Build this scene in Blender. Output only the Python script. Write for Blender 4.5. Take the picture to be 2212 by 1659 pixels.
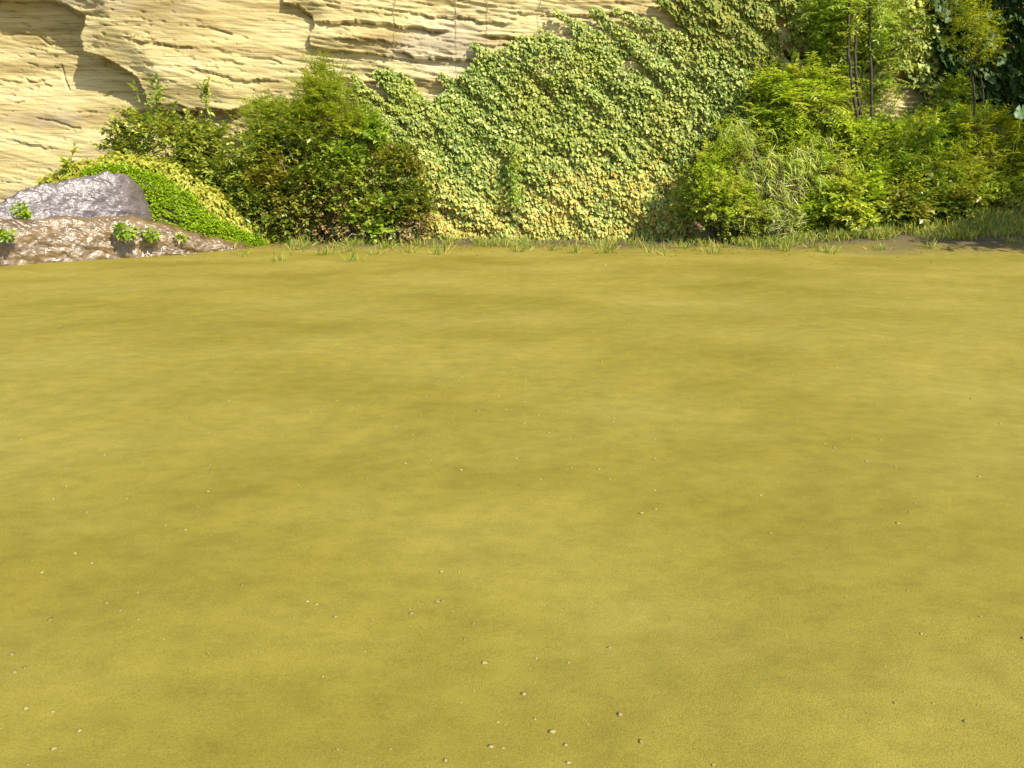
# Sunlit ochre sandstone cliff with climbing ivy, shrubs and a wet boulder.
# The photograph file is cut off below its top 31 %: everything nearer than the
# foot of the plants is a plain, cautious continuation of the ground.
import bpy, math, random
import numpy as np
from mathutils import Matrix, Vector

for o in list(bpy.data.objects):
    bpy.data.objects.remove(o)
scene = bpy.context.scene
C = scene.collection
rng = np.random.default_rng(7)
random.seed(7)

# ------------------------------------------------------------------ camera
CAM_H = 1.7
PITCH = math.radians(14.8)
F = 1671.0                      # focal length in pixels of a 2212-wide picture
cam_d = bpy.data.cameras.new('camera')
cam_d.sensor_width = 36.0
cam_d.lens = F / 2212.0 * 36.0
cam_d.clip_start = 0.05
cam_d.clip_end = 600
cam = bpy.data.objects.new('camera', cam_d)
C.objects.link(cam)
cam.location = (0, 0, CAM_H)
cam.rotation_euler = (math.radians(90) - PITCH, 0, 0)
scene.camera = cam

# ------------------------------------------------------------------ light
SUN = Vector((0.62, -0.62, 0.80)).normalized()      # direction towards the sun
sun_el = math.asin(SUN.z)
sun_az = math.atan2(SUN.x, SUN.y)
world = bpy.data.worlds.new('World')
scene.world = world
world.use_nodes = True
wn = world.node_tree
sky = wn.nodes.new('ShaderNodeTexSky')
sky.sky_type = 'NISHITA'
sky.sun_disc = False
sky.sun_elevation = sun_el
sky.sun_rotation = sun_az
wn.links.new(sky.outputs[0], wn.nodes['Background'].inputs[0])
wn.nodes['Background'].inputs[1].default_value = 0.14
sd = bpy.data.lights.new('sun', 'SUN')
sd.energy = 5.0
sd.angle = math.radians(0.53)
sd.color = (1.0, 0.92, 0.74)
so = bpy.data.objects.new('sun', sd)
C.objects.link(so)
so.rotation_euler = (-SUN).to_track_quat('-Z', 'Y').to_euler()
so.location = (20, -20, 30)
scene.view_settings.view_transform = 'Standard'
scene.view_settings.look = 'None'
scene.view_settings.exposure = 0.80
scene.view_settings.gamma = 1.0
scene.render.engine = 'CYCLES'
scene.cycles.max_bounces = 6
scene.cycles.transmission_bounces = 3
scene.cycles.transparent_max_bounces = 4


# ------------------------------------------------------------------ helpers
def at(u, v, Y):
    """point seen at (u, v) of a 2212 x 1659 picture, on the plane y = Y"""
    a = (np.asarray(u, float) - 1106.0) / F
    b = (829.5 - np.asarray(v, float)) / F
    cy, sy = math.cos(PITCH), math.sin(PITCH)
    t = np.asarray(Y, float) / (cy + b * sy)
    return np.stack([a * t, (cy + b * sy) * t, CAM_H + (-sy + b * cy) * t], -1)


def uv_of(p):
    """the inverse of at(): world points to picture coordinates"""
    cy, sy = math.cos(PITCH), math.sin(PITCH)
    y = p[..., 1]
    z = p[..., 2] - CAM_H
    d = y * cy - z * sy
    return 1106.0 + F * p[..., 0] / d, 829.5 - F * (y * sy + z * cy) / d


def hash2(ix, iy, seed):
    h = (ix.astype(np.int64) * 374761393 + iy.astype(np.int64) * 668265263 + seed * 1442695041) & 0xFFFFFFFF
    h = ((h ^ (h >> 13)) * 1274126177) & 0xFFFFFFFF
    h = (h ^ (h >> 16)) & 0xFFFFFFFF
    return h.astype(np.float64) / 4294967295.0


def noise(x, y, seed=0):
    x = np.asarray(x, float)
    y = np.asarray(y, float)
    ix = np.floor(x)
    iy = np.floor(y)
    fx = x - ix
    fy = y - iy
    fx = fx * fx * (3 - 2 * fx)
    fy = fy * fy * (3 - 2 * fy)
    a = hash2(ix, iy, seed)
    b = hash2(ix + 1, iy, seed)
    c = hash2(ix, iy + 1, seed)
    d = hash2(ix + 1, iy + 1, seed)
    return (a * (1 - fx) + b * fx) * (1 - fy) + (c * (1 - fx) + d * fx) * fy - 0.5


def fbm(x, y, seed=0, octaves=4):
    r = 0
    s = 1.0
    for k in range(octaves):
        r = r + s * noise(np.asarray(x) * 2 ** k, np.asarray(y) * 2 ** k, seed + k * 17)
        s *= 0.5
    return r


def smooth(t):
    t = np.clip(t, 0, 1)
    return t * t * (3 - 2 * t)


def inside(poly, u, v):
    r = np.zeros(np.shape(u), bool)
    n = len(poly)
    for i in range(n):
        x0, y0 = poly[i]
        x1, y1 = poly[(i + 1) % n]
        if y0 == y1:
            continue
        c = ((v < y0) != (v < y1)) & (u < (x1 - x0) * (v - y0) / (y1 - y0) + x0)
        r ^= c
    return r


def edge_distance(line, u, v):
    best = np.full(np.shape(u), 1e9)
    for i in range(len(line) - 1):
        x0, y0 = line[i]
        x1, y1 = line[i + 1]
        dx, dy = x1 - x0, y1 - y0
        t = np.clip(((u - x0) * dx + (v - y0) * dy) / (dx * dx + dy * dy + 1e-9), 0, 1)
        best = np.minimum(best, np.hypot(u - x0 - t * dx, v - y0 - t * dy))
    return best


def new_mesh(name, verts, loops, counts, smooth_shade=False):
    """verts (n,3), loops flat vertex indices, counts: corners for each face (int or array)"""
    me = bpy.data.meshes.new(name)
    verts = np.ascontiguousarray(verts, np.float32)
    loops = np.ascontiguousarray(loops, np.int32).ravel()
    if np.isscalar(counts):
        counts = np.full(len(loops) // counts, counts, np.int32)
    starts = np.concatenate([[0], np.cumsum(counts)[:-1]]).astype(np.int32)
    me.vertices.add(len(verts))
    me.vertices.foreach_set('co', verts.ravel())
    me.loops.add(len(loops))
    me.loops.foreach_set('vertex_index', loops)
    me.polygons.add(len(counts))
    me.polygons.foreach_set('loop_start', starts)
    if smooth_shade:
        me.polygons.foreach_set('use_smooth', np.ones(len(counts), bool))
    me.update(calc_edges=True)
    return me


def link(name, me, mat, parent=None):
    o = bpy.data.objects.new(name, me)
    C.objects.link(o)
    if mat is not None and not me.materials:
        me.materials.append(mat)
    if parent is not None:
        o.parent = parent
        o.matrix_parent_inverse = Matrix.Translation(-parent.location)
    return o


def thing(name, label, category, loc, group=None):
    o = bpy.data.objects.new(name, None)
    C.objects.link(o)
    o.location = [float(c) for c in loc]
    o.empty_display_size = 0.3
    o['label'] = label
    o['category'] = category
    if group:
        o['group'] = group
    return o


def tag(o, label, category, group=None):
    o['label'] = label
    o['category'] = category
    if group:
        o['group'] = group
    return o


def grid_mesh(name, P, smooth_shade=True):
    n, m = P.shape[:2]
    idx = np.arange(n * m).reshape(n, m)
    q = np.stack([idx[:-1, :-1], idx[:-1, 1:], idx[1:, 1:], idx[1:, :-1]], -1).reshape(-1, 4)
    return new_mesh(name, P.reshape(-1, 3), q, 4, smooth_shade)


def tubes(name, lines, sides=5):
    """lines: list of (points (k,3), radii (k,))"""
    V, Q = [], []
    off = 0
    ang = np.linspace(0, 2 * math.pi, sides, endpoint=False)
    for pts, rad in lines:
        pts = np.asarray(pts, float)
        rad = np.asarray(rad, float)
        k = len(pts)
        t = np.gradient(pts, axis=0)
        t /= np.linalg.norm(t, axis=1, keepdims=True) + 1e-9
        ref = np.where(np.abs(t[:, 2:3]) > 0.9, np.array([[1.0, 0, 0]]), np.array([[0, 0, 1.0]]))
        a = np.cross(t, ref)
        a /= np.linalg.norm(a, axis=1, keepdims=True) + 1e-9
        b = np.cross(t, a)
        ring = pts[:, None] + rad[:, None, None] * (a[:, None] * np.cos(ang)[None, :, None] + b[:, None] * np.sin(ang)[None, :, None])
        V.append(ring.reshape(-1, 3))
        i = np.arange(k - 1)[:, None] * sides
        j = np.arange(sides)[None]
        j2 = (j + 1) % sides
        Q.append((np.stack([i + j, i + j2, i + sides + j2, i + sides + j], -1) + off).reshape(-1, 4))
        off += k * sides
    return new_mesh(name, np.concatenate(V), np.concatenate(Q), 4, True)


def curve_pts(p0, p1, n=7, wob=0.08, sag=0.0, r=rng):
    p0 = np.asarray(p0, float)
    p1 = np.asarray(p1, float)
    t = np.linspace(0, 1, n)[:, None]
    L = np.linalg.norm(p1 - p0)
    p = p0 + (p1 - p0) * t
    w = r.normal(0, wob * L, (n, 3)) * np.sin(t * math.pi)
    p = p + w
    p[:, 2] += sag * L * np.sin(t[:, 0] * math.pi)
    return p


# leaf templates: x across, y towards the tip, z out of the leaf's face
def leaf_oval(w=0.28, fold=0.10, droop=0.12):
    v = np.array([[0, 0, 0], [0, .5, -fold * .4], [-w, .45, fold], [w, .45, fold], [0, 1, -droop]])
    f = np.array([[0, 1, 2], [0, 3, 1], [1, 4, 2], [3, 4, 1]])
    return v, f


def leaf_ivy():
    o = np.array([[0, .12], [.22, 0], [.46, .12], [.52, .36], [.34, .52], [.26, .78], [0, 1.0],
                  [-.26, .78], [-.34, .52], [-.52, .36], [-.46, .12], [-.22, 0]])
    z = 0.10 * np.abs(o[:, 0:1]) * 2 - 0.16 * np.clip(o[:, 1:2] - .4, 0, 1)
    v = np.concatenate([np.array([[0, .42, -.02]]), np.concatenate([o, z], 1)])
    n = len(o)
    f = np.array([[0, 1 + (i + 1) % n, 1 + i] for i in range(n)])[:, [0, 2, 1]]
    return v, f


def leaf_strip(w=0.05, bend=0.5, seg=4):
    t = np.linspace(0, 1, seg + 1)
    ww = w * np.sqrt(np.clip(1 - t, 0, 1)) * (0.55 + 0.45 * np.minimum(1, t * 4))
    v = []
    for a, b in zip(t, ww):
        v += [[-b, a, -bend * a * a], [b, a, -bend * a * a]]
    f = []
    for i in range(seg):
        f += [[2 * i, 2 * i + 1, 2 * i + 3], [2 * i, 2 * i + 3, 2 * i + 2]]
    return np.array(v), np.array(f)


OVAL = leaf_oval()
BROAD = leaf_oval(0.36, 0.08, 0.18)
NARROW = leaf_oval(0.15, 0.05, 0.10)
DROOP = leaf_oval(0.24, 0.06, 0.45)
IVY = leaf_ivy()
BLADE = leaf_strip()
CANE = leaf_strip(0.045, 0.35, 3)


def frames(d, n):
    d = d / (np.linalg.norm(d, axis=1, keepdims=True) + 1e-9)
    z = n - (n * d).sum(1, keepdims=True) * d
    z /= np.linalg.norm(z, axis=1, keepdims=True) + 1e-9
    x = np.cross(d, z)
    return np.stack([x, d, z], 2)          # columns


def leaves_mesh(name, tpl, pos, d, n, size):
    tv, tf = tpl
    R = frames(d, n)
    size = np.asarray(size, float).reshape(-1, 1)
    V = np.einsum('nij,kj->nki', R, tv) * size[:, None] + pos[:, None]
    k = len(tv)
    Fc = tf[None] + (np.arange(len(pos)) * k)[:, None, None]
    return new_mesh(name, V.reshape(-1, 3), Fc.reshape(-1), 3, False)


def rand_dirs(n, r=rng):
    v = r.normal(size=(n, 3))
    return v / np.linalg.norm(v, axis=1, keepdims=True)


# ------------------------------------------------------------------ materials
def mat_new(name):
    m = bpy.data.materials.new(name)
    m.use_nodes = True
    nt = m.node_tree
    b = nt.nodes['Principled BSDF']
    return m, nt, b


def nd(nt, t, **kw):
    x = nt.nodes.new(t)
    for k, v in kw.items():
        setattr(x, k, v)
    return x


def ramp(nt, fac, stops):
    r = nd(nt, 'ShaderNodeValToRGB')
    e = r.color_ramp.elements
    while len(e) < len(stops):
        e.new(0.5)
    for el, (p, c) in zip(e, stops):
        el.position = p
        el.color = (*c, 1)
    nt.links.new(fac, r.inputs[0])
    return r.outputs[0]


def leaf_mat(name, cols, rough=0.42, trans=0.35, spec=0.5, patch=None):
    """leaf pigment differs from leaf to leaf, pale shrub tones also paint in sun highlights; patch = (colour, noise scale, amount)"""
    m, nt, b = mat_new(name)
    g = nd(nt, 'ShaderNodeNewGeometry')
    oi = nd(nt, 'ShaderNodeObjectInfo')
    ad = nd(nt, 'ShaderNodeMath', operation='ADD')
    nt.links.new(g.outputs['Random Per Island'], ad.inputs[0])
    nt.links.new(oi.outputs['Random'], ad.inputs[1])
    fr = nd(nt, 'ShaderNodeMath', operation='FRACT')
    nt.links.new(ad.outputs[0], fr.inputs[0])
    n = len(cols)
    col = ramp(nt, fr.outputs[0], [((i + 0.5) / n, c) for i, c in enumerate(cols)])
    if patch:
        pc, sc, am = patch
        nz = nd(nt, 'ShaderNodeTexNoise')
        nz.inputs['Scale'].default_value = sc
        nz.inputs['Detail'].default_value = 3
        nt.links.new(g.outputs['Position'], nz.inputs['Vector'])
        mr = nd(nt, 'ShaderNodeMapRange')
        mr.inputs[1].default_value = 0.48
        mr.inputs[2].default_value = 0.66
        mr.inputs[4].default_value = am
        nt.links.new(nz.outputs[0], mr.inputs[0])
        mx = nd(nt, 'ShaderNodeMixRGB')
        nt.links.new(mr.outputs[0], mx.inputs[0])
        nt.links.new(col, mx.inputs[1])
        mx.inputs[2].default_value = (*pc, 1)
        col = mx.outputs[0]
    nt.links.new(col, b.inputs['Base Color'])
    b.inputs['Roughness'].default_value = rough
    b.inputs['Specular IOR Level'].default_value = spec
    tr = nd(nt, 'ShaderNodeBsdfTranslucent')
    br = nd(nt, 'ShaderNodeMixRGB', blend_type='MULTIPLY')
    br.inputs[0].default_value = 1
    br.inputs[2].default_value = (1.5, 1.5, 0.6, 1)
    nt.links.new(col, br.inputs[1])
    nt.links.new(br.outputs[0], tr.inputs[0])
    mix = nd(nt, 'ShaderNodeMixShader')
    mix.inputs[0].default_value = trans
    nt.links.new(b.outputs[0], mix.inputs[1])
    nt.links.new(tr.outputs[0], mix.inputs[2])
    nt.links.new(mix.outputs[0], nt.nodes['Material Output'].inputs[0])
    return m


def plain_mat(name, c1, c2, scale=6, rough=0.85):
    m, nt, b = mat_new(name)
    tc = nd(nt, 'ShaderNodeTexCoord')
    nz = nd(nt, 'ShaderNodeTexNoise')
    nz.inputs['Scale'].default_value = scale
    nz.inputs['Detail'].default_value = 5
    nt.links.new(tc.outputs['Object'], nz.inputs['Vector'])
    nt.links.new(ramp(nt, nz.outputs[0], [(0.35, c1), (0.65, c2)]), b.inputs['Base Color'])
    b.inputs['Roughness'].default_value = rough
    bp = nd(nt, 'ShaderNodeBump')
    bp.inputs['Strength'].default_value = 0.5
    bp.inputs['Distance'].default_value = 0.02
    nt.links.new(nz.outputs[0], bp.inputs['Height'])
    nt.links.new(bp.outputs[0], b.inputs['Normal'])
    return m


def stretch_noise(nt, src, scale3, detail=6, rough=0.6, rot=None):
    mp = nd(nt, 'ShaderNodeMapping')
    mp.inputs['Scale'].default_value = scale3
    if rot:
        mp.inputs['Rotation'].default_value = rot
    nt.links.new(src, mp.inputs[0])
    nz = nd(nt, 'ShaderNodeTexNoise')
    nz.inputs['Scale'].default_value = 1
    nz.inputs['Detail'].default_value = detail
    nz.inputs['Roughness'].default_value = rough
    nt.links.new(mp.outputs[0], nz.inputs['Vector'])
    return nz.outputs[0]


def mixc(nt, fac, a, b, mode='MIX'):
    mx = nd(nt, 'ShaderNodeMixRGB', blend_type=mode)
    for s, v in ((0, fac), (1, a), (2, b)):
        if hasattr(v, 'is_output'):
            nt.links.new(v, mx.inputs[s])
        elif s == 0:
            mx.inputs[0].default_value = v
        else:
            mx.inputs[s].default_value = (*v, 1)
    return mx.outputs[0]


def sandstone():
    m, nt, b = mat_new('sandstone')
    tc = nd(nt, 'ShaderNodeTexCoord').outputs['Object']
    tilt = (0, math.radians(-5), 0)
    band = stretch_noise(nt, tc, (0.16, 0.3, 1.6), 7, 0.62, tilt)
    fine = stretch_noise(nt, tc, (0.6, 1, 19), 9, 0.66, tilt)
    blot = stretch_noise(nt, tc, (0.22, .3, 0.35), 4, 0.5)
    base = ramp(nt, band, [(0.28, (0.20, 0.150, 0.068)), (0.42, (0.33, 0.262, 0.120)), (0.52, (0.435, 0.362, 0.180)), (0.68, (0.55, 0.48, 0.27))])
    fcol = ramp(nt, fine, [(0.32, (0.36, 0.31, 0.23)), (0.45, (0.88, 0.85, 0.80)), (0.60, (1.10, 1.09, 1.04))])
    c = mixc(nt, 0.9, base, fcol, 'MULTIPLY')
    grey = ramp(nt, blot, [(0.56, (0, 0, 0)), (0.66, (1, 1, 1))])
    c2 = mixc(nt, grey, c, mixc(nt, 0.55, c, (0.36, 0.32, 0.25)))
    nt.links.new(c2, b.inputs['Base Color'])
    b.inputs['Roughness'].default_value = 0.92
    b.inputs['Specular IOR Level'].default_value = 0.2
    grain = stretch_noise(nt, tc, (9, 9, 26), 6, 0.65, tilt)
    sm = nd(nt, 'ShaderNodeMath', operation='ADD')
    nt.links.new(fine, sm.inputs[0])
    nt.links.new(grain, sm.inputs[1])
    bp = nd(nt, 'ShaderNodeBump')
    bp.inputs['Strength'].default_value = 0.5
    bp.inputs['Distance'].default_value = 0.035
    nt.links.new(sm.outputs[0], bp.inputs['Height'])
    nt.links.new(bp.outputs[0], b.inputs['Normal'])
    return m


def sand_ground():
    m, nt, b = mat_new('ochre_sand')
    tc = nd(nt, 'ShaderNodeTexCoord').outputs['Object']
    big = stretch_noise(nt, tc, (0.35, 0.5, 1), 5, 0.55)
    fine = stretch_noise(nt, tc, (5, 7, 7), 10, 0.75)
    grit = stretch_noise(nt, tc, (160, 160, 160), 4, 0.75)
    base = ramp(nt, big, [(0.30, (0.180, 0.148, 0.016)), (0.5, (0.226, 0.190, 0.030)), (0.70, (0.262, 0.222, 0.045))])
    c = mixc(nt, 0.55, base, ramp(nt, fine, [(0.3, (0.62, 0.60, 0.52)), (0.6, (1.05, 1.04, 1.0))]), 'MULTIPLY')
    c = mixc(nt, 0.6, c, ramp(nt, grit, [(0.32, (0.45, 0.44, 0.40)), (0.5, (0.95, 0.95, 0.93)), (0.68, (1.25, 1.25, 1.3))]), 'MULTIPLY')
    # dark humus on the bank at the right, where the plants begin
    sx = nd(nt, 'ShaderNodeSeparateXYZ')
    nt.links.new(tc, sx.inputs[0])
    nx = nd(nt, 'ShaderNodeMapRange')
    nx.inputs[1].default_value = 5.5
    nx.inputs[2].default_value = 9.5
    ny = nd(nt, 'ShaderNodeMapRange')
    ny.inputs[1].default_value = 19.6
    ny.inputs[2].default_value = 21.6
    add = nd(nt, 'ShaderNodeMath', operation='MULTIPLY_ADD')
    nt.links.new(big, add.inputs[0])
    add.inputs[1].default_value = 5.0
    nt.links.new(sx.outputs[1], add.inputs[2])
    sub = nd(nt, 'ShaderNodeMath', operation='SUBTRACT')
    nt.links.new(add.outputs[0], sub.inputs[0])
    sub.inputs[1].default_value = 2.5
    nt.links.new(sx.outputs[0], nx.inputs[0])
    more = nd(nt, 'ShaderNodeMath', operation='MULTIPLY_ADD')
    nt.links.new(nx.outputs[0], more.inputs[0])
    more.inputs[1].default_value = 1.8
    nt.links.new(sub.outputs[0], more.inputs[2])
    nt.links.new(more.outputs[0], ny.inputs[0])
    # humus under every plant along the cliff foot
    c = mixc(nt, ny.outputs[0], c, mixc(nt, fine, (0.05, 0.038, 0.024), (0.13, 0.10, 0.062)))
    nt.links.new(c, b.inputs['Base Color'])
    b.inputs['Roughness'].default_value = 0.95
    b.inputs['Specular IOR Level'].default_value = 0.15
    sm = nd(nt, 'ShaderNodeMath', operation='ADD')
    nt.links.new(fine, sm.inputs[0])
    nt.links.new(grit, sm.inputs[1])
    bp = nd(nt, 'ShaderNodeBump')
    bp.inputs['Strength'].default_value = 0.45
    bp.inputs['Distance'].default_value = 0.010
    nt.links.new(sm.outputs[0], bp.inputs['Height'])
    nt.links.new(bp.outputs[0], b.inputs['Normal'])
    return m


def wet_rock(name, dark, light, rough=0.28):
    m, nt, b = mat_new(name)
    tc = nd(nt, 'ShaderNodeTexCoord').outputs['Object']
    n1 = stretch_noise(nt, tc, (1.2, 2, 5), 7, 0.62, (0, math.radians(7), 0))
    n2 = stretch_noise(nt, tc, (17, 17, 26), 4, 0.7)
    n3 = stretch_noise(nt, tc, (0.5, .6, 0.9), 3, 0.5)
    nt.links.new(mixc(nt, 0.5, ramp(nt, n1, [(0.33, dark), (0.66, light)]), ramp(nt, n2, [(0.3, (.4, .4, .4)), (0.7, (1.2, 1.2, 1.2))]), 'MULTIPLY'), b.inputs['Base Color'])
    rr = nd(nt, 'ShaderNodeMapRange')
    rr.inputs[1].default_value = 0.4
    rr.inputs[2].default_value = 0.62
    rr.inputs[3].default_value = rough
    rr.inputs[4].default_value = rough + 0.1
    nt.links.new(n3, rr.inputs[0])
    nt.links.new(rr.outputs[0], b.inputs['Roughness'])
    b.inputs['Specular IOR Level'].default_value = 1.0
    b.inputs['Coat Weight'].default_value = 0.18
    b.inputs['Coat Roughness'].default_value = 0.2
    b1 = nd(nt, 'ShaderNodeBump')
    b1.inputs['Strength'].default_value = 1.0
    b1.inputs['Distance'].default_value = 0.012
    nt.links.new(n2, b1.inputs['Height'])
    bp = nd(nt, 'ShaderNodeBump')
    bp.inputs['Strength'].default_value = 1.0
    bp.inputs['Distance'].default_value = 0.04
    nt.links.new(n1, bp.inputs['Height'])
    nt.links.new(b1.outputs[0], bp.inputs['Normal'])
    nt.links.new(bp.outputs[0], b.inputs['Normal'])
    nt.links.new(bp.outputs[0], b.inputs['Coat Normal'])
    return m


M = {
    'sandstone': sandstone(),
    'sand': sand_ground(),
    'grey_rock': wet_rock('wet_grey_rock', (0.070, 0.055, 0.060), (0.155, 0.125, 0.132)),
    'brown_rock': wet_rock('wet_brown_rock', (0.07, 0.042, 0.018), (0.20, 0.13, 0.06)),
    'pebble': plain_mat('dusty_pebble', (0.17, 0.135, 0.035), (0.30, 0.25, 0.09), 3),
    'litter': leaf_mat('dry_leaf', [(0.20, 0.12, 0.04), (0.30, 0.21, 0.07), (0.14, 0.09, 0.035), (0.34, 0.28, 0.08)], 0.7, 0.15, 0.2),
    'bark': plain_mat('dark_bark', (0.022, 0.017, 0.011), (0.06, 0.047, 0.03), 14),
    'twig': plain_mat('brown_twig', (0.07, 0.042, 0.022), (0.17, 0.11, 0.06), 14),
    'root': plain_mat('dry_root', (0.22, 0.15, 0.08), (0.38, 0.29, 0.17), 14),
    'soil': plain_mat('bank_soil', (0.05, 0.036, 0.02), (0.12, 0.085, 0.045), 5),
    'red_wood': plain_mat('peeling_red_wood', (0.20, 0.075, 0.04), (0.42, 0.27, 0.18), 7),
    'ivy': leaf_mat('ivy_leaf', [(0.103, 0.175, 0.021), (0.181, 0.245, 0.040), (0.254, 0.315, 0.061), (0.338, 0.384, 0.090), (0.411, 0.443, 0.109)], 0.45, 0.22, 0.35,
                    ((0.315, 0.326, 0.044), 0.55, 0.5)),
    'ivy_low': leaf_mat('pale_ivy_leaf', [(0.176, 0.239, 0.044), (0.341, 0.389, 0.095), (0.454, 0.489, 0.138), (0.504, 0.514, 0.155), (0.403, 0.439, 0.103), (0.516, 0.336, 0.069)], 0.5, 0.25, 0.3,
                        ((0.529, 0.389, 0.086), 0.8, 0.4)),
    'ivy_shaded': leaf_mat('shade_toned_ivy_leaf', [(0.027, 0.063, 0.013), (0.045, 0.092, 0.018), (0.068, 0.119, 0.023), (0.090, 0.140, 0.027)], 0.5, 0.25, 0.25),  # ivy green darkened in the colour for the shade on the right wall
    'ivy_pale': leaf_mat('pale_green_ivy_leaf', [(0.175, 0.225, 0.036), (0.250, 0.300, 0.060), (0.325, 0.350, 0.084), (0.300, 0.275, 0.060)], 0.5, 0.3, 0.25),
    'yellow': leaf_mat('yellow_leaf', [(0.328, 0.360, 0.034), (0.428, 0.446, 0.060), (0.252, 0.331, 0.026), (0.504, 0.475, 0.084), (0.378, 0.288, 0.042)], 0.5, 0.35, 0.4),
    'mat': leaf_mat('bright_green_leaf', [(0.185, 0.294, 0.006), (0.260, 0.371, 0.009), (0.325, 0.414, 0.013), (0.130, 0.225, 0.006)], 0.5, 0.35, 0.35),
    'olive': leaf_mat('olive_leaf', [(0.094, 0.150, 0.018), (0.188, 0.250, 0.029), (0.312, 0.362, 0.048), (0.463, 0.475, 0.084)], 0.40, 0.32, 0.5,  # palest tones of the shrub leaves stand in for sunlit highlights
                      ((0.375, 0.350, 0.060), 1.1, 0.35)),
    'deep': leaf_mat('deep_green_leaf', [(0.059, 0.108, 0.012), (0.113, 0.177, 0.018), (0.190, 0.247, 0.022), (0.324, 0.334, 0.038)], 0.36, 0.3, 0.6,
                     ((0.297, 0.216, 0.026), 0.9, 0.5)),
    'fern': leaf_mat('feathery_leaf', [(0.232, 0.309, 0.032), (0.348, 0.397, 0.043), (0.464, 0.486, 0.060), (0.160, 0.244, 0.032)], 0.45, 0.4, 0.4),
    'lime': leaf_mat('lime_leaf', [(0.267, 0.370, 0.023), (0.389, 0.477, 0.033), (0.512, 0.550, 0.070), (0.188, 0.295, 0.029)], 0.42, 0.4, 0.5,
                     ((0.528, 0.465, 0.140), 1.3, 0.4)),
    'mid': leaf_mat('mid_green_leaf', [(0.172, 0.276, 0.024), (0.264, 0.373, 0.032), (0.383, 0.446, 0.055), (0.119, 0.218, 0.024)], 0.42, 0.38, 0.5,
                    ((0.504, 0.433, 0.059), 1.0, 0.5)),
    'gold': leaf_mat('golden_leaf', [(0.27, 0.30, 0.02), (0.36, 0.37, 0.03), (0.19, 0.25, 0.02)], 0.45, 0.45, 0.3),
    'straw': leaf_mat('straw_blade', [(0.253, 0.312, 0.050), (0.414, 0.429, 0.120), (0.161, 0.247, 0.028), (0.506, 0.481, 0.180)], 0.5, 0.3, 0.4),
    'grass': leaf_mat('grass_blade', [(0.111, 0.184, 0.021), (0.185, 0.245, 0.030), (0.278, 0.289, 0.045), (0.389, 0.315, 0.075)], 0.5, 0.35, 0.3),
    'silhouette': leaf_mat('silhouette_toned_leaf', [(0.026, 0.058, 0.010), (0.046, 0.085, 0.013), (0.065, 0.111, 0.018)], 0.45, 0.35, 0.4),  # leaf green darkened so the twigs read as a silhouette
    'big_leaf': leaf_mat('butterbur_leaf', [(0.042, 0.143, 0.021), (0.056, 0.165, 0.030), (0.084, 0.180, 0.042)], 0.45, 0.4, 0.4),
}


# ------------------------------------------------------------------ setting: cliff
BLOCK = [(-900, -60), (-40, -12), (90, -8), (140, 8), (186, 40), (176, 76), (184, 112), (240, 133), (296, 168), (316, 204), (324, 232), (400, 243), (490, 241), (560, 214), (640, 200)]
STEP = [(602, -60), (606, 6), (640, 12), (674, 28), (679, 50), (668, 72), (672, 92), (700, 103), (750, 112), (880, 128), (1030, 142)]
LEDGES = [([(690, 42), (760, 48), (870, 58), (960, 62)], 0.20), ([(850, 112), (900, 120), (1000, 130), (1060, 134)], 0.22), ([(1040, 70), (1120, 78), (1260, 82)], 0.18), ([(1060, 92), (1180, 98), (1240, 100)], 0.14),
          ([(730, 84), (800, 92), (900, 100)], 0.10), ([(880, 30), (1000, 36), (1100, 44)], 0.12), ([(420, 150), (500, 166), (600, 178)], 0.09), ([(960, 168), (1010, 172), (1060, 176)], 0.15),
          ([(0, 298), (60, 310), (120, 322)], 0.05), ([(330, 222), (420, 236), (540, 238)], 0.12), ([(1100, 20), (1300, 26), (1420, 30)], 0.08), ([(300, 90), (380, 100), (440, 112)], 0.07)]
CRACKS = [[(202, 207), (222, 195), (262, 200), (312, 214)], [(26, 168), (48, 172), (62, 168)], [(640, 10), (674, 30)], [(0, 60), (50, 66), (72, 88)], [(60, 250), (110, 262), (160, 276)], [(10, 222), (26, 214)], [(150, 240), (190, 238)],
          [(100, 130), (108, 160), (122, 186)], [(430, 60), (470, 66), (500, 74)], [(520, 120), (575, 128), (600, 136)]]
HOLE = [(1700, 108), (1772, 106), (1785, 124), (1770, 142), (1722, 136), (1706, 122)]


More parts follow.
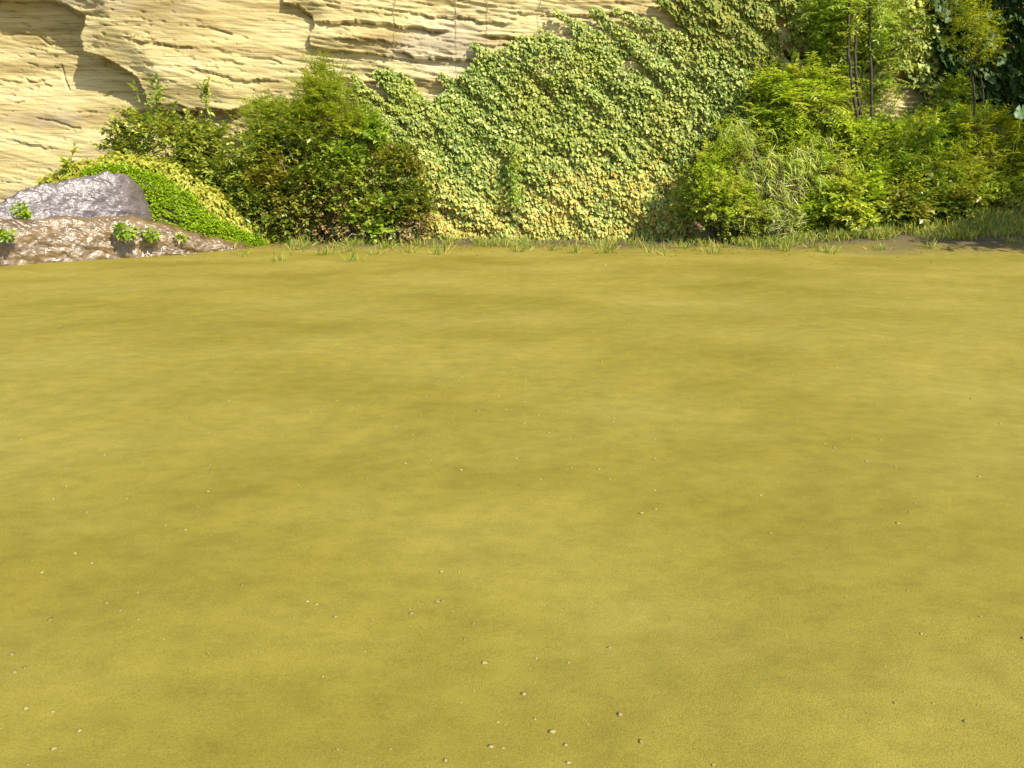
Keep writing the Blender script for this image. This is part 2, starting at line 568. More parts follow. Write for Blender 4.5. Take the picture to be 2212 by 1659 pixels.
def cliff_y(x, z):
    """depth of the rock face at (x, z)"""
    x = np.asarray(x, float)
    z = np.asarray(z, float)
    y = np.full(x.shape, 23.5) + 0.07 * z
    P = np.stack([x, np.full_like(x, 23.5), z], -1)
    u, v = uv_of(P)                         # a fixed drawing of the outcrops on the face
    u = u + 9 * fbm(x * 1.3, z * 1.3, 5, 3)
    v = v + 9 * fbm(x * 1.3, z * 1.3, 9, 3)
    # the large outcrop at the left: everything above the line stands proud
    poly = BLOCK + [(640, -900), (-900, -900)]
    inn = inside(poly, u, v)
    d = edge_distance(BLOCK, u, v)
    fade = 1 - smooth((u - 380) / 260)
    fade_l = 1
    y -= np.where(inn, 0.42 + 0.30 * smooth(d / 70), -0.10 * np.exp(-d / 60)) * fade * fade_l
    y -= np.where(u > 380, 0.10 * (1 - fade), 0)
    # the hollow left of it
    y += 0.45 * np.exp(-((u - 60) / 190) ** 2 - ((v - 150) / 130) ** 2) * (~inn)
    # smaller step further right
    poly2 = STEP + [(1030, -900), (602, -900)]
    in2 = inside(poly2, u, v)
    d2 = edge_distance(STEP, u, v)
    y -= np.where(in2, 0.20 + 0.08 * smooth(d2 / 30), 0) * (1 - smooth((u - 760) / 270))
    for line, depth in LEDGES:
        lu = np.array([q[0] for q in line], float)
        lv = np.array([q[1] for q in line], float)
        dv = v + 5 * fbm(x * 3.5, z * 2.0, 23, 3) - np.interp(u, lu, lv)
        ends = smooth((u - lu[0] + 15) / 40) * smooth((lu[-1] + 15 - u) / 40)
        y += np.where(dv > 0, depth * np.exp(-np.clip(dv, 0, 99) / 11), -0.35 * depth * np.exp(np.clip(dv, -99, 0) / 9)) * ends
    for line in CRACKS:
        y += 0.09 * np.clip(1 - edge_distance(line, u, v) / 3.2, 0, 1)
    # dark hole with overhang at the right
    in3 = inside(HOLE, u, v)
    y += np.where(in3, 0.9, 0)
    # the face draws back to the right, then turns towards the viewer
    y += 1.1 * smooth((x - 9.0) / 3.5) - 3.2 * smooth((x - 13.2) / 7.0)
    # beds: uneven ledges, dipping a little to the right
    s = z + (0.11 - 0.004 * np.clip(x, -16, 16)) * x + 0.35 * fbm(x * 0.12, z * 0.12, 21, 3)
    amp = 0.45 + 0.9 * smooth(0.5 + 1.6 * fbm(x * 0.18, s * 0.35, 31, 3))
    right = 0.20 + 0.95 * smooth((u - 560) / 250)
    k = s * 1.9 + 0.25 * fbm(x * 0.4, s * 0.3, 41, 2)
    fr = k - np.floor(k)
    lay = hash2(np.floor(k), np.zeros_like(k), 3) - 0.5
    y -= (0.10 * lay + 0.05 * fr) * amp * right            # each bed leans out to its top
    k = s * 6.3 + 0.8 * fbm(x * 0.5, s * 0.5, 43, 3)
    fr = k - np.floor(k)
    lay = noise(x * 0.35 + 13 * hash2(np.floor(k), np.zeros_like(k), 8), np.floor(k) * 7.3, 6)
    y -= (0.10 * lay + 0.035 * fr) * amp * right
    y -= 0.16 * noise(x * 0.6, s * 1.7, 51) * amp * right + 0.08 * noise(x * 1.5, s * 9, 52) * amp * right + 0.04 * noise(x * 3.5, s * 15, 53) * (0.15 + 0.8 * right) + (0.02 + 0.035 * right) * noise(x * 2.2, s * 24, 54)
    # pitted scars
    sc = fbm(x * 3.0, s * 13, 61, 4) + 0.35 * fbm(x * 0.25, s * 0.6, 62, 2)
    y += 0.045 * smooth((sc - 0.36) / 0.10)
    return y


xs = np.concatenate([np.linspace(-46, -17.2, 60), np.arange(-17, 17.6, 0.034), np.linspace(17.9, 46, 60)])
zs = np.concatenate([np.arange(-0.6, 7.6, 0.030), np.linspace(7.7, 15, 60)])
X, Z = np.meshgrid(xs, zs)
Yc = cliff_y(X, Z)
Yc = Yc - 3.0 * smooth((-X - 17) / 18)
P = np.stack([X, Yc, Z], -1)
top = P[-1:].copy()
top2 = top.copy()
top2[..., 1] += 2
top2[..., 2] += 0.8
top3 = top.copy()
top3[..., 1] += 30
top3[..., 2] += 5
P = np.concatenate([P, top2, top3])
cliff = link('cliff', grid_mesh('cliff', P[:, ::-1], False), M['sandstone'])
cliff['kind'] = 'structure'
cliff['label'] = 'tall layered ochre sandstone cliff'


# ------------------------------------------------------------------ setting: ground
def ground_z(x, y):
    x = np.asarray(x, float)
    y = np.asarray(y, float)
    z = 0.07 * fbm(x * 0.35, y * 0.35, 71, 4) + 0.02 * noise(x * 2.2, y * 2.2, 72)
    z = z + 1.25 * smooth((y - 17.5) / 7.0) * smooth((x - 6.0) / 5.0)
    z = z + 0.012 * noise(x * 7, y * 7, 73)
    return z


gx = np.concatenate([np.linspace(-90, -18, 40), np.arange(-17.9, 18, 0.09), np.linspace(18.1, 90, 40)])
gy = np.concatenate([np.linspace(-60, -2, 40), np.arange(-1.9, 26.5, 0.09)])
GX, GY = np.meshgrid(gx, gy)
ground = link('ground', grid_mesh('ground', np.stack([GX, GY, ground_z(GX, GY)], -1)), M['sand'])
ground['kind'] = 'structure'
ground['label'] = 'bare ochre sandy ground before the cliff'


# ------------------------------------------------------------------ wet rocks and plant-covered bank
def dome(name, prof, Y, ry_front, ry_back, mat, nx=520, nt=190, rough=0.05, glint=0.0, seed=0, power=0.75, base=-0.3, shear=0.0, parent=None):
    """rounded rock: its ridge follows prof [(u, v)...] at depth Y and falls to the ground before and behind"""
    prof = np.array(prof, float)
    Yu = Y + shear * (prof[:, 0] - 150) * Y / F       # a turned rock: its right end lies further back
    pr = at(prof[:, 0], prof[:, 1], Yu)
    x = np.linspace(pr[0, 0], pr[-1, 0], nx)
    h = np.interp(x, pr[:, 0], pr[:, 2])
    Yx = np.interp(x, pr[:, 0], pr[:, 1])[None]
    kern = np.ones(7) / 7
    h = np.convolve(np.pad(h, 3, mode='edge'), kern, 'valid')
    t = np.linspace(0, math.pi, nt)
    XX, TT = np.meshgrid(x, t)
    H = np.maximum(np.tile(h, (nt, 1)), base + 0.02) - base
    c = np.cos(TT)
    yy = Yx - np.where(c > 0, ry_front, ry_back) * c * (0.45 + 0.55 * np.minimum(1, H / H.max() * 1.3))
    zz = base + H * np.sin(TT) ** power
    s = zz + 0.12 * XX
    dn = rough * (2.0 * fbm(XX * 0.9, s * 2.2 + yy * .6, seed + 1, 4) + 1.1 * noise(XX * 3, s * 9 + yy, seed + 5) + 0.7 * noise(XX * 6 + yy * 5, s * 12, seed + 6))
    dn = dn + glint * (0.75 * noise(XX * 15 + yy * 4, s * 24 + yy * 7, seed + 8) + 0.6 * noise(XX * 24, s * 34 + yy * 12, seed + 9))
    G = np.stack([XX, yy - dn * np.abs(c), zz + dn * np.sin(TT)], -1)
    o = link(name, grid_mesh(name, G, True), mat, parent)
    return o, G


r1, G1 = dome('boulder', [(-330, 500), (-180, 478), (-60, 452), (0, 436), (50, 412), (100, 398), (165, 388), (205, 381), (230, 374), (262, 373), (288, 390), (306, 420), (322, 448), (334, 474), (346, 515), (356, 550)],
              18.7, 0.62, 0.9, M['grey_rock'], rough=0.055, glint=0.042, shear=0.70, seed=100)
tag(r1, 'large wet grey boulder with glinting face, green mat on its right', 'rock')
r2, G2 = dome('rock_ledge', [(-420, 486), (-180, 478), (-60, 474), (40, 470), (140, 470), (230, 472), (300, 477), (370, 490), (430, 507), (500, 524), (560, 543), (600, 560)],
              17.2, 0.5, 1.2, M['brown_rock'], rough=0.07, glint=0.042, shear=0.70, seed=140, power=0.5)
tag(r2, 'low wet brown rock ledge in front of the grey boulder', 'rock')


def cover(G, n, r, front=0.62):
    """random points and normals on the upper front of a dome"""
    nt, nx = G.shape[:2]
    hi = int(nt * front)
    i = r.integers(1, hi, n)
    j = r.integers(1, nx - 2, n)
    a = r.random((n, 1))
    b = r.random((n, 1))
    p = G[i, j] * (1 - a) * (1 - b) + G[i + 1, j] * a * (1 - b) + G[i, j + 1] * (1 - a) * b + G[i + 1, j + 1] * a * b
    nn = np.cross(G[i, j + 1] - G[i, j], G[i + 1, j] - G[i, j])
    nn /= np.linalg.norm(nn, axis=1, keepdims=True) + 1e-9
    return p, nn


def mat_plant(name, label, cat, prof, Y, rf, rb, n, tpl, mat, size, droop, out, seed):
    r = np.random.default_rng(seed)
    pr = at([p[0] for p in prof], [p[1] for p in prof], Y)
    root = thing(name, label, cat, (pr[:, 0].mean(), Y, 0.0))
    o, G = dome('bank', prof, Y, rf, rb, M['soil'], nx=90, nt=40, rough=0.07, seed=seed, parent=root)
    p, nn = cover(G, n, r)
    lump = 0.10 * fbm(p[:, 0] * 1.6, p[:, 2] * 1.6 + p[:, 1], seed, 3)
    p = p + nn * (r.random((n, 1)) * out + lump[:, None])
    d = nn * 0.55 + rand_dirs(n, r) * 0.6 + np.array([0.0, -0.15, droop])
    nrm = nn + np.array([0.1, -0.3, 0.9]) + rand_dirs(n, r) * 0.45
    f = link('foliage', leaves_mesh('foliage', tpl, p, d, nrm, size * r.uniform(0.6, 1.25, n)), mat, root)
    f['kind'] = 'stuff'
    return root, G


mat_plant('creeping_plant', 'bright green low creeper mat draped over the right side of the grey boulder', 'creeper',
          [(170, 392), (200, 378), (250, 366), (300, 369), (350, 385), (405, 418), (448, 462), (495, 495), (550, 520), (590, 550)],
          20.9, 0.85, 0.7, 20000, OVAL, M['mat'], 0.095, -0.25, 0.09, 11)
mat_plant('creeping_plant', 'pale yellow drooping creeper band between the bright green mat and the shrubs', 'creeper',
          [(90, 400), (120, 388), (200, 358), (270, 344), (330, 352), (400, 378), (460, 420), (520, 474), (565, 508), (610, 540)],
          21.5, 0.72, 0.5, 11000, DROOP, M['yellow'], 0.16, -0.75, 0.22, 12)


# ------------------------------------------------------------------ shrubs
def shrub(name, label, cat, base, lobes, tpl, mat, size, per=9, L=0.35, paired=False, stems=7, group=None, seed=0,
          clumps=18, stem_mat='twig', stem_r=0.018, up=0.35, tip_droop=-0.05, spread=0.23, facing=0.35, trunks=None):
    """base (x, y); lobes [(u, v, Y, ru, rv, ry, sprigs)] in picture units, ry in metres"""
    r = np.random.default_rng(seed)
    bx, by = base
    bz = float(ground_z(bx, by))
    root = thing(name, label, cat, (bx, by, bz), group)
    lines = []
    A, B, D, N = [], [], [], []
    for (u, v, Y, ru, rv, ry, n) in lobes:
        c = at(u, v, Y)
        m = Y / F * 1.0
        rx, rz = ru * m, rv * m
        rad = np.array([rx, ry, rz])
        # clump centres through the volume, more of them near the outside
        cc = rand_dirs(clumps * 3, r) * (r.random((clumps * 3, 1)) ** 0.4)
        cc = cc[(cc[:, 1] < 0.55)][:clumps]
        k = r.integers(0, len(cc), n)
        q = cc[k] * 0.80 + r.normal(0, spread, (n, 3)) * np.array([1, 1, 0.85])
        ln = np.linalg.norm(q, axis=1, keepdims=True)
        q = np.where(ln > 1.12, q / ln * (1.0 + 0.12 * r.random((n, 1))), q)
        pos = c + q * rad
        gz = ground_z(pos[:, 0], pos[:, 1])
        pos[:, 2] = np.maximum(pos[:, 2], gz + 0.05 + 0.25 * r.random(n))
        d = q * np.array([1, 1, 1]) * 0.8 + rand_dirs(n, r) * 0.6 + np.array([0, -facing, up])
        d /= np.linalg.norm(d, axis=1, keepdims=True)
        A.append(pos)
        D.append(d)
        for s in range(max(2, int(stems * n / 500) + 2)):
            e = pos[r.integers(0, n)]
            st = np.array([bx + r.normal(0, 0.12), by + r.normal(0, 0.08), bz - 0.05])
            pts = curve_pts(st, e, 8, 0.05, 0.0, r)
            lines.append((pts, np.linspace(stem_r * r.uniform(.7, 1.3), stem_r * 0.25, 8)))
        # short twigs that show among the leaves
        for s in range(int(n * 0.10)):
            i = r.integers(0, n)
            lines.append((curve_pts(pos[i] - d[i] * L * 1.2, pos[i] + d[i] * L * 0.6, 4, 0.06, 0, r), np.linspace(0.009, 0.003, 4)))
    pos = np.concatenate(A)
    d = np.concatenate(D)
    n = len(pos)
    LL = L * r.uniform(0.6, 1.3, n)
    side = np.cross(d, np.array([0, 0, 1.0]) + 0.3 * rand_dirs(n, r))
    side /= np.linalg.norm(side, axis=1, keepdims=True) + 1e-9
    face = np.cross(side, d)
    t = (np.arange(per) + 0.6) / per
    if paired:
        t = (np.arange(per) // 2 * 2 + 1.0) / per
    sg = np.where(np.arange(per) % 2 == 0, 1.0, -1.0)
    p = pos[:, None] + d[:, None] * (LL[:, None] * t[None])[..., None]
    p[..., 2] += tip_droop * (t ** 2)[None] * 1.0
    ld = d[:, None] * (0.45 if paired else 0.55) + side[:, None] * sg[None, :, None] * 0.8 + r.normal(0, 0.10 if paired else 0.38, (n, per, 3))
    ld[..., 2] += tip_droop
    ln_ = face[:, None] + np.array([0.12, -0.25, 0.55]) + r.normal(0, 0.15 if paired else 0.42, (n, per, 3))
    sz = size * r.uniform(0.65, 1.25, (n, per)) * np.where(t > 0.85, 0.8, 1.0)[None]
    f = link('foliage', leaves_mesh('foliage', tpl, p.reshape(-1, 3), ld.reshape(-1, 3), ln_.reshape(-1, 3), sz.reshape(-1)), M[mat], root)
    f['kind'] = 'stuff'
    if lines:
        s = link('stems', tubes('stems', lines, 4), M[stem_mat], root)
        s['kind'] = 'stuff'
    for tl in (trunks or []):
        link('trunk', tubes('trunk', [tl], 8), M['bark'], root)
    return root


def bxy(u, Y):
    return (float((u - 1106) / F * Y * 1.0), Y)


G_L = 'shrubs below the bare rock face'
shrub('shrub', 'olive green leafy shrub right above the yellow creeper, leftmost of the shrubs', 'shrub', bxy(420, 22.0),
      [(400, 305, 22.3, 105, 62, 0.75, 420), (310, 300, 22.4, 62, 48, 0.5, 160), (470, 360, 21.9, 80, 80, 0.7, 420), (275, 330, 22.3, 40, 22, 0.4, 60)],
      OVAL, 'olive', 0.145, 9, 0.38, group=G_L, seed=21)
shrub('shrub', 'light green feathery shrub with rounded top between olive and tall shrubs', 'shrub', bxy(570, 22.6),
      [(575, 262, 22.7, 62, 52, 0.5, 380), (560, 330, 22.5, 70, 60, 0.5, 260)],
      NARROW, 'fern', 0.10, 16, 0.42, paired=True, group=G_L, seed=22)
shrub('shrub', 'tallest shrub with bright feathery crown against bare rock', 'shrub', bxy(700, 22.8),
      [(700, 192, 22.8, 48, 42, 0.45, 340), (725, 262, 22.7, 72, 50, 0.5, 360), (655, 258, 22.7, 50, 40, 0.45, 200), (760, 320, 22.6, 50, 50, 0.4, 180)],
      NARROW, 'fern', 0.11, 16, 0.46, paired=True, group=G_L, seed=23, up=0.7)
shrub('shrub', 'big dark green dense shrub in the middle of the left thicket', 'shrub', bxy(660, 22.0),
      [(640, 330, 22.3, 80, 62, 0.7, 420), (610, 425, 21.8, 110, 92, 0.8, 700), (730, 415, 21.9, 90, 90, 0.7, 520), (520, 455, 21.7, 52, 50, 0.5, 200)],
      OVAL, 'deep', 0.14, 9, 0.38, group=G_L, seed=24, stem_mat='root', spread=0.2)
shrub('shrub', 'dark leafy shrub beside the ivy, rightmost of the left thicket', 'shrub', bxy(860, 21.9),
      [(855, 375, 22.0, 44, 58, 0.5, 260), (845, 455, 21.7, 74, 62, 0.6, 480), (905, 440, 21.9, 36, 60, 0.4, 160)],
      OVAL, 'deep', 0.135, 9, 0.38, group=G_L, seed=25)
shrub('shrub', 'sunlit mid green shrub below the tallest shrub, glossy leaves', 'shrub', bxy(770, 21.6),
      [(790, 300, 22.3, 36, 42, 0.4, 170), (755, 360, 22.1, 45, 40, 0.4, 150), (815, 470, 21.4, 40, 34, 0.35, 130)],
      BROAD, 'mid', 0.15, 8, 0.36, group=G_L, seed=26)


def sapling(label, u, v0, v1, Y, mat='olive', n=40, wide=22, seed=0, tpl=OVAL, size=0.15, group='thin saplings before the rock face'):
    r = np.random.default_rng(seed)
    p0 = at(u - 4, v0, Y)
    p1 = at(u + 6, v1, Y)
    root = thing('sapling', label, 'sapling', (p0[0], Y, p0[2]), group)
    pts = curve_pts(p0, p1, 9, 0.025, 0, r)
    link('stem', tubes('stem', [(pts, np.linspace(0.02, 0.006, 9))], 5), M['twig'], root)
    t = r.random(n) ** 0.8
    q = np.stack([np.interp(t, np.linspace(0, 1, 9), pts[:, k]) for k in range(3)], -1)
    d = rand_dirs(n, r) + np.array([0, -0.2, 0.25])
    w = wide * Y / F
    pos, dd = [], []
    for k in range(7):
        pos.append(q + d * w * (k + 1) / 7 * r.uniform(.5, 1, (n, 1)))
        dd.append(d + rand_dirs(n, r) * 0.9)
    pos = np.concatenate(pos)
    dd = np.concatenate(dd)
    nn = np.array([0.1, -0.3, 1.0]) + rand_dirs(len(pos), r) * 0.5
    f = link('foliage', leaves_mesh('foliage', tpl, pos, dd, nn, size * r.uniform(.6, 1.2, len(pos))), M[mat], root)
    f['kind'] = 'stuff'
    return root


sapling('thin upright sapling with leafy top rising over the olive shrub', 445, 300, 160, 22.6, 'olive', 26, 26, 31)
sapling('dark leafed slim sapling leaning beside the shadowed rock edge', 335, 270, 190, 22.7, 'mid', 26, 26, 32)
sapling('nearly bare twig sapling at the left end of the olive shrub', 292, 310, 180, 22.7, 'olive', 5, 18, 33)
sapling('small leafy sprig at the left tip of the yellow creeper', 150, 392, 335, 21.2, 'lime', 22, 20, 34)


# small clumps on the wet ledge
def tuft(label, u, v, Y, ru, rv, n, seed, mat='mid', size=0.12):
    r = np.random.default_rng(seed)
    c = at(u, v, Y)
    m = Y / F
    root = thing('rock_plant', label, 'plant', (c[0], c[1], c[2] - rv * m), 'leafy clumps on the wet rock')
    q = rand_dirs(n, r) * r.random((n, 1)) ** 0.5
    pos = c + q * np.array([ru * m, 0.25, rv * m]) * 0.8
    d = q + rand_dirs(n, r) * 0.5 + np.array([0, -0.3, -0.1])
    nn = np.array([0.1, -0.4, 1.0]) + rand_dirs(n, r) * 0.4
    f = link('foliage', leaves_mesh('foliage', BROAD, pos, d, nn, size * r.uniform(.6, 1.2, n)), M[mat], root)
    f['kind'] = 'stuff'
    st = [(curve_pts(c - np.array([0, -.1, rv * m]), pos[i], 4, 0.05, 0, r), np.linspace(.008, .003, 4)) for i in range(0, n, 12)]
    s = link('stems', tubes('stems', st, 4), M['twig'], root)
    s['kind'] = 'stuff'


tuft('larger leafy clump on the brown ledge below the boulder', 270, 500, 17.45, 24, 20, 170, 41)
tuft('smaller leafy clump right of the larger one on the brown ledge', 327, 506, 17.95, 18, 14, 110, 42)
tuft('tiny leafy clump rightmost on the brown ledge', 393, 512, 18.6, 14, 8, 50, 43)
tuft('leafy clump at the left picture edge on the brown ledge', 8, 508, 15.7, 22, 10, 100, 44)
tuft('green clump growing in the cleft at the left end of the boulder', 48, 455, 17.2, 16, 16, 110, 45, 'mat')

# ------------------------------------------------------------------ ivy on the rock
def ivy(label, polys, n, mat, size, seed, parts=0, lift=0.10, vmin=None, group='ivy sheets on the rock face', diag=0.75, gap=0.0, name='ivy', low_mat=None, grow=None):
    r = np.random.default_rng(seed)
    allp = np.concatenate([np.array(p, float) for p in polys])
    lo, hi = allp.min(0), allp.max(0)
    us, vs = [], []
    got = 0
    while got < n:
        u = r.uniform(lo[0], hi[0], n * 2)
        v = r.uniform(lo[1], hi[1], n * 2)
        ju = u + 12 * fbm(u * 0.04, v * 0.04, seed + 1, 2)
        jv = v + 12 * fbm(u * 0.04, v * 0.04, seed + 2, 2)
        ok = np.zeros(len(u), bool)
        for p in polys:
            ok |= inside(p, ju, jv)
        a = u * diag + v * 0.66          # along the shoots (they climb up and to the left)
        c = u * 0.66 - v * diag          # across
        ridge = fbm(c * 0.035, a * 0.008, seed + 3, 3)
        ok &= r.random(len(u)) < np.clip(1.0 + 1.1 * ridge - gap, 0.15, 1)
        hole = fbm(u * 0.022, v * 0.03, seed + 9, 3) + 0.12 * smooth((v - 380) / 120)
        ok &= r.random(len(u)) > 0.72 * smooth((hole - 0.27) / 0.12)
        us.append(u[ok])
        vs.append(v[ok])
        got += ok.sum()
    u = np.concatenate(us)[:n]
    v = np.concatenate(vs)[:n]
    # the face lies near y = 24: two steps find the rock behind each leaf
    Yg = np.full(n, 23.6)
    for _ in range(3):
        p = at(u, v, Yg)
        Yg = cliff_y(p[:, 0], p[:, 2])
    p = at(u, v, Yg)
    even = np.mean([cliff_y(p[:, 0] + dx, p[:, 2] + dz) for dx, dz in ((0, 0), (0, .3), (0, -.3), (0, .6), (0, -.6))], 0)
    p = at(u, v, np.minimum(Yg, even) * 0.35 + (even - 0.10) * 0.65)
    c = u * 0.66 - v * diag
    a = u * diag + v * 0.66
    ridge = fbm(c * 0.035, a * 0.008, seed + 3, 3)
    p[:, 1] -= 0.03 + lift * (1.3 + 2.3 * np.clip(ridge + 0.15, -0.35, 0.6)) * r.uniform(0.2, 1.0, n)
    d = np.array([-0.05, -0.65, -0.85]) + r.normal(0, 0.28, (n, 3)) * np.array([1.4, 1.0, 0.6])
    nn = np.array([0.30, -0.85, 0.70]) + r.normal(0, 0.40, (n, 3))
    s = size * r.uniform(0.5, 1.4, n)
    if grow:
        s = s * np.interp(v, [grow[0], grow[1]], [grow[2], 1.0])
    c0 = p.mean(0)
    root = thing(name, label, 'ivy', (c0[0], c0[1], max(0, p[:, 2].min())), group)
    order = np.argsort(-s)
    part = order[:parts]
    rest = order[parts:]
    if parts:
        R = frames(d[part], nn[part])
        tv, tf = IVY
        lm = new_mesh('leaf', tv, tf.reshape(-1), 3)
        lm.materials.append(M[mat])
        lm2 = lm
        if low_mat:
            lm2 = lm.copy()
            lm2.materials.clear()
            lm2.materials.append(M[low_mat[0]])
        for k, i in enumerate(part):
            is_low = low_mat and v[i] + 50 * noise(u[i] * .02, v[i] * .02, 4) > low_mat[1]
            o = bpy.data.objects.new('leaf', lm2 if is_low else lm)
            C.objects.link(o)
            o.parent = root
            mt = Matrix([[R[k, a_, b_] * s[i] for b_ in range(3)] for a_ in range(3)]).to_4x4()
            mt.translation = Vector(p[i]) - root.location
            o.matrix_local = mt
    if low_mat:
        lowm = (v + 110 * noise(u * .012, v * .012, 4) + 25 * r.normal(size=n)) > low_mat[1]
        for nm, sel, mm in (('foliage', rest[~lowm[rest]], mat), ('lower_foliage', rest[lowm[rest]], low_mat[0])):
            f = link(nm, leaves_mesh(nm, IVY, p[sel], d[sel], nn[sel], s[sel]), M[mm], root)
            f['kind'] = 'stuff'
    else:
        f = link('foliage', leaves_mesh('foliage', IVY, p[rest], d[rest], nn[rest], s[rest]), M[mat], root)
        f['kind'] = 'stuff'
    # climbing stems
    lines = []
    for k in range(max(6, n // 130)):
        i = r.integers(0, n)
        L = r.uniform(60, 160)
        uu = u[i] + np.linspace(-0.55, 0.55, 9) * L + r.normal(0, 3, 9)
        vv = v[i] + np.linspace(-0.6, 0.6, 9) * L + r.normal(0, 3, 9)
        ok = np.zeros(9, bool)
        for q in polys:
            ok |= inside(q, uu, vv)
        if ok.sum() < 4:
            continue
        uu, vv = uu[ok], vv[ok]
        Yk = np.full(len(uu), 23.6)
        for _ in range(3):
            q = at(uu, vv, Yk)
            Yk = cliff_y(q[:, 0], q[:, 2])
        q = at(uu, vv, Yk - 0.03)
        lines.append((q, np.linspace(0.012, 0.006, len(uu))))
    if lines:
        st = link('stems', tubes('stems', lines, 4), M['twig'], root)
        st['kind'] = 'stuff'
    return root


def finger(u0, v0, u1, v1, w0, w1):
    """a shoot running from its tip (u0, v0) down to (u1, v1)"""
    d = np.array([u1 - u0, v1 - v0], float)
    n = np.array([-d[1], d[0]]) / np.hypot(*d)
    return [tuple(np.array([u0, v0]) + n * w0), tuple(np.array([u1, v1]) + n * w1), tuple(np.array([u1, v1]) - n * w1), tuple(np.array([u0, v0]) - n * w0)]


MAIN = [(938, 215), (975, 190), (1000, 160), (1030, 126), (1075, 112), (1105, 84), (1150, 78), (1205, 80), (1250, 92), (1290, 80), (1330, 62), (1400, 60), (1450, 66), (1500, 78), (1560, 100), (1600, 125), (1650, 150),
        (1660, 200), (1610, 250), (1550, 292), (1500, 330), (1475, 380), (1490, 440), (1500, 520), (915, 520), (930, 440), (900, 380), (880, 330), (900, 270)]
ivy('broad green ivy sheet covering the middle of the sandstone face', [MAIN,
    finger(1020, 95, 1080, 135, 6, 22), finger(955, 160, 1010, 210, 5, 20), finger(1200, 20, 1310, 110, 5, 26), finger(1230, 35, 1300, 110, 5, 20), finger(1275, 20, 1350, 95, 6, 24),
    finger(1325, 20, 1390, 80, 5, 22), finger(1365, 30, 1420, 80, 5, 18), finger(1405, 40, 1440, 80, 4, 14), finger(1160, 60, 1210, 100, 4, 16)],
    31000, 'ivy', 0.100, 51, parts=300, low_mat=('ivy_low', 375), grow=(60, 330, 0.72))
ivy('narrow ivy shoots climbing bare rock right of the tallest shrub', [
    [(770, 200), (810, 235), (850, 260), (905, 300), (960, 330), (950, 380), (880, 330), (820, 300), (770, 255)],
    finger(762, 165, 860, 270, 6, 24), finger(812, 150, 920, 275, 8, 32), finger(835, 148, 950, 265, 8, 28), finger(862, 158, 960, 270, 5, 20)],
    6000, 'ivy', 0.096, 52, grow=(150, 330, 0.75))
ivy('pale ivy hanging over the top of the face between main sheet and tree', [
    [(1500, -20), (1640, -20), (1672, 50), (1688, 120), (1668, 170), (1620, 150), (1570, 110), (1520, 70)],
    finger(1418, 0, 1560, 110, 7, 22), finger(1455, -15, 1600, 110, 8, 32)],
    5200, 'ivy_pale', 0.12, 53)
ivy('small bright ivy patch at the top edge just left of the tree crown', [[(1640, -20), (1740, -20), (1745, 55), (1715, 75), (1690, 40), (1660, 15)]],
    700, 'ivy', 0.15, 54)
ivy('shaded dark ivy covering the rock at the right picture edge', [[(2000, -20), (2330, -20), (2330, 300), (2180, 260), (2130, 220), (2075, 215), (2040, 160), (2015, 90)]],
    3800, 'ivy_shaded', 0.19, 55, lift=0.16)
ivy('open ivy strands round the bright rock patch behind the tree', [[(1700, 60), (1760, 20), (1960, -20), (2060, -20), (2050, 160), (2075, 240), (1990, 260), (1985, 190), (1925, 130), (1900, 200), (1700, 200)]],
    2600, 'ivy', 0.15, 56, gap=0.25)

# the rusty green vine that hangs in front of the ivy
r = np.random.default_rng(60)
vt = at(1112, 305, 23.1)
vine = thing('hanging_vine', 'rusty green vine hanging in a column down the ivy sheet', 'vine', vt)
n = 420
v_ = 308 + 130 * r.random(n)
u_ = 1112 + (6 + 9 * (v_ - 308) / 130) * r.normal(0, 0.75, n)
pp = at(u_, v_, 23.15 - 0.25 * r.random(n))
f = link('foliage', leaves_mesh('foliage', OVAL, pp, np.array([0, -.3, -.7]) + rand_dirs(n, r) * .7, np.array([0, -.6, .8]) + rand_dirs(n, r) * .4, 0.11 * r.uniform(.6, 1.2, n)), M['mid'], vine)
f['kind'] = 'stuff'
link('stem', tubes('stem', [(at(1112 + 5 * np.sin(np.linspace(0, 5, 10)), np.linspace(300, 440, 10), 23.15), np.full(10, 0.014))], 5), M['red_wood'], vine)

# dry rootlets hanging on the bare face
for k, (u0, v0, v1, lab) in enumerate([(985, -12, 215, 'longest pale dry rootlet hanging down the bare rock above the ivy shoots'),
                                        (1052, -12, 100, 'pale dry rootlet hanging from the top edge right of the longest one'),
                                        (855, -12, 150, 'faint dry rootlet on bare rock above the narrow ivy shoots'),
                                        (1168, -12, 78, 'short dry rootlet hanging above the top of the broad ivy sheet')]):
    r = np.random.default_rng(70 + k)
    vv = np.linspace(v0, v1, 22)
    uu = u0 + np.cumsum(r.normal(0, 1.2, 22))
    Yk = np.full(22, 23.6)
    for _ in range(3):
        q = at(uu, vv, Yk)
        Yk = cliff_y(q[:, 0], q[:, 2])
    o = link('rootlet', tubes('rootlet', [(at(uu, vv, Yk - 0.04), np.linspace(0.011, 0.004, 22))], 4), M['root'])
    tag(o, lab, 'root', 'rootlets on the bare rock')

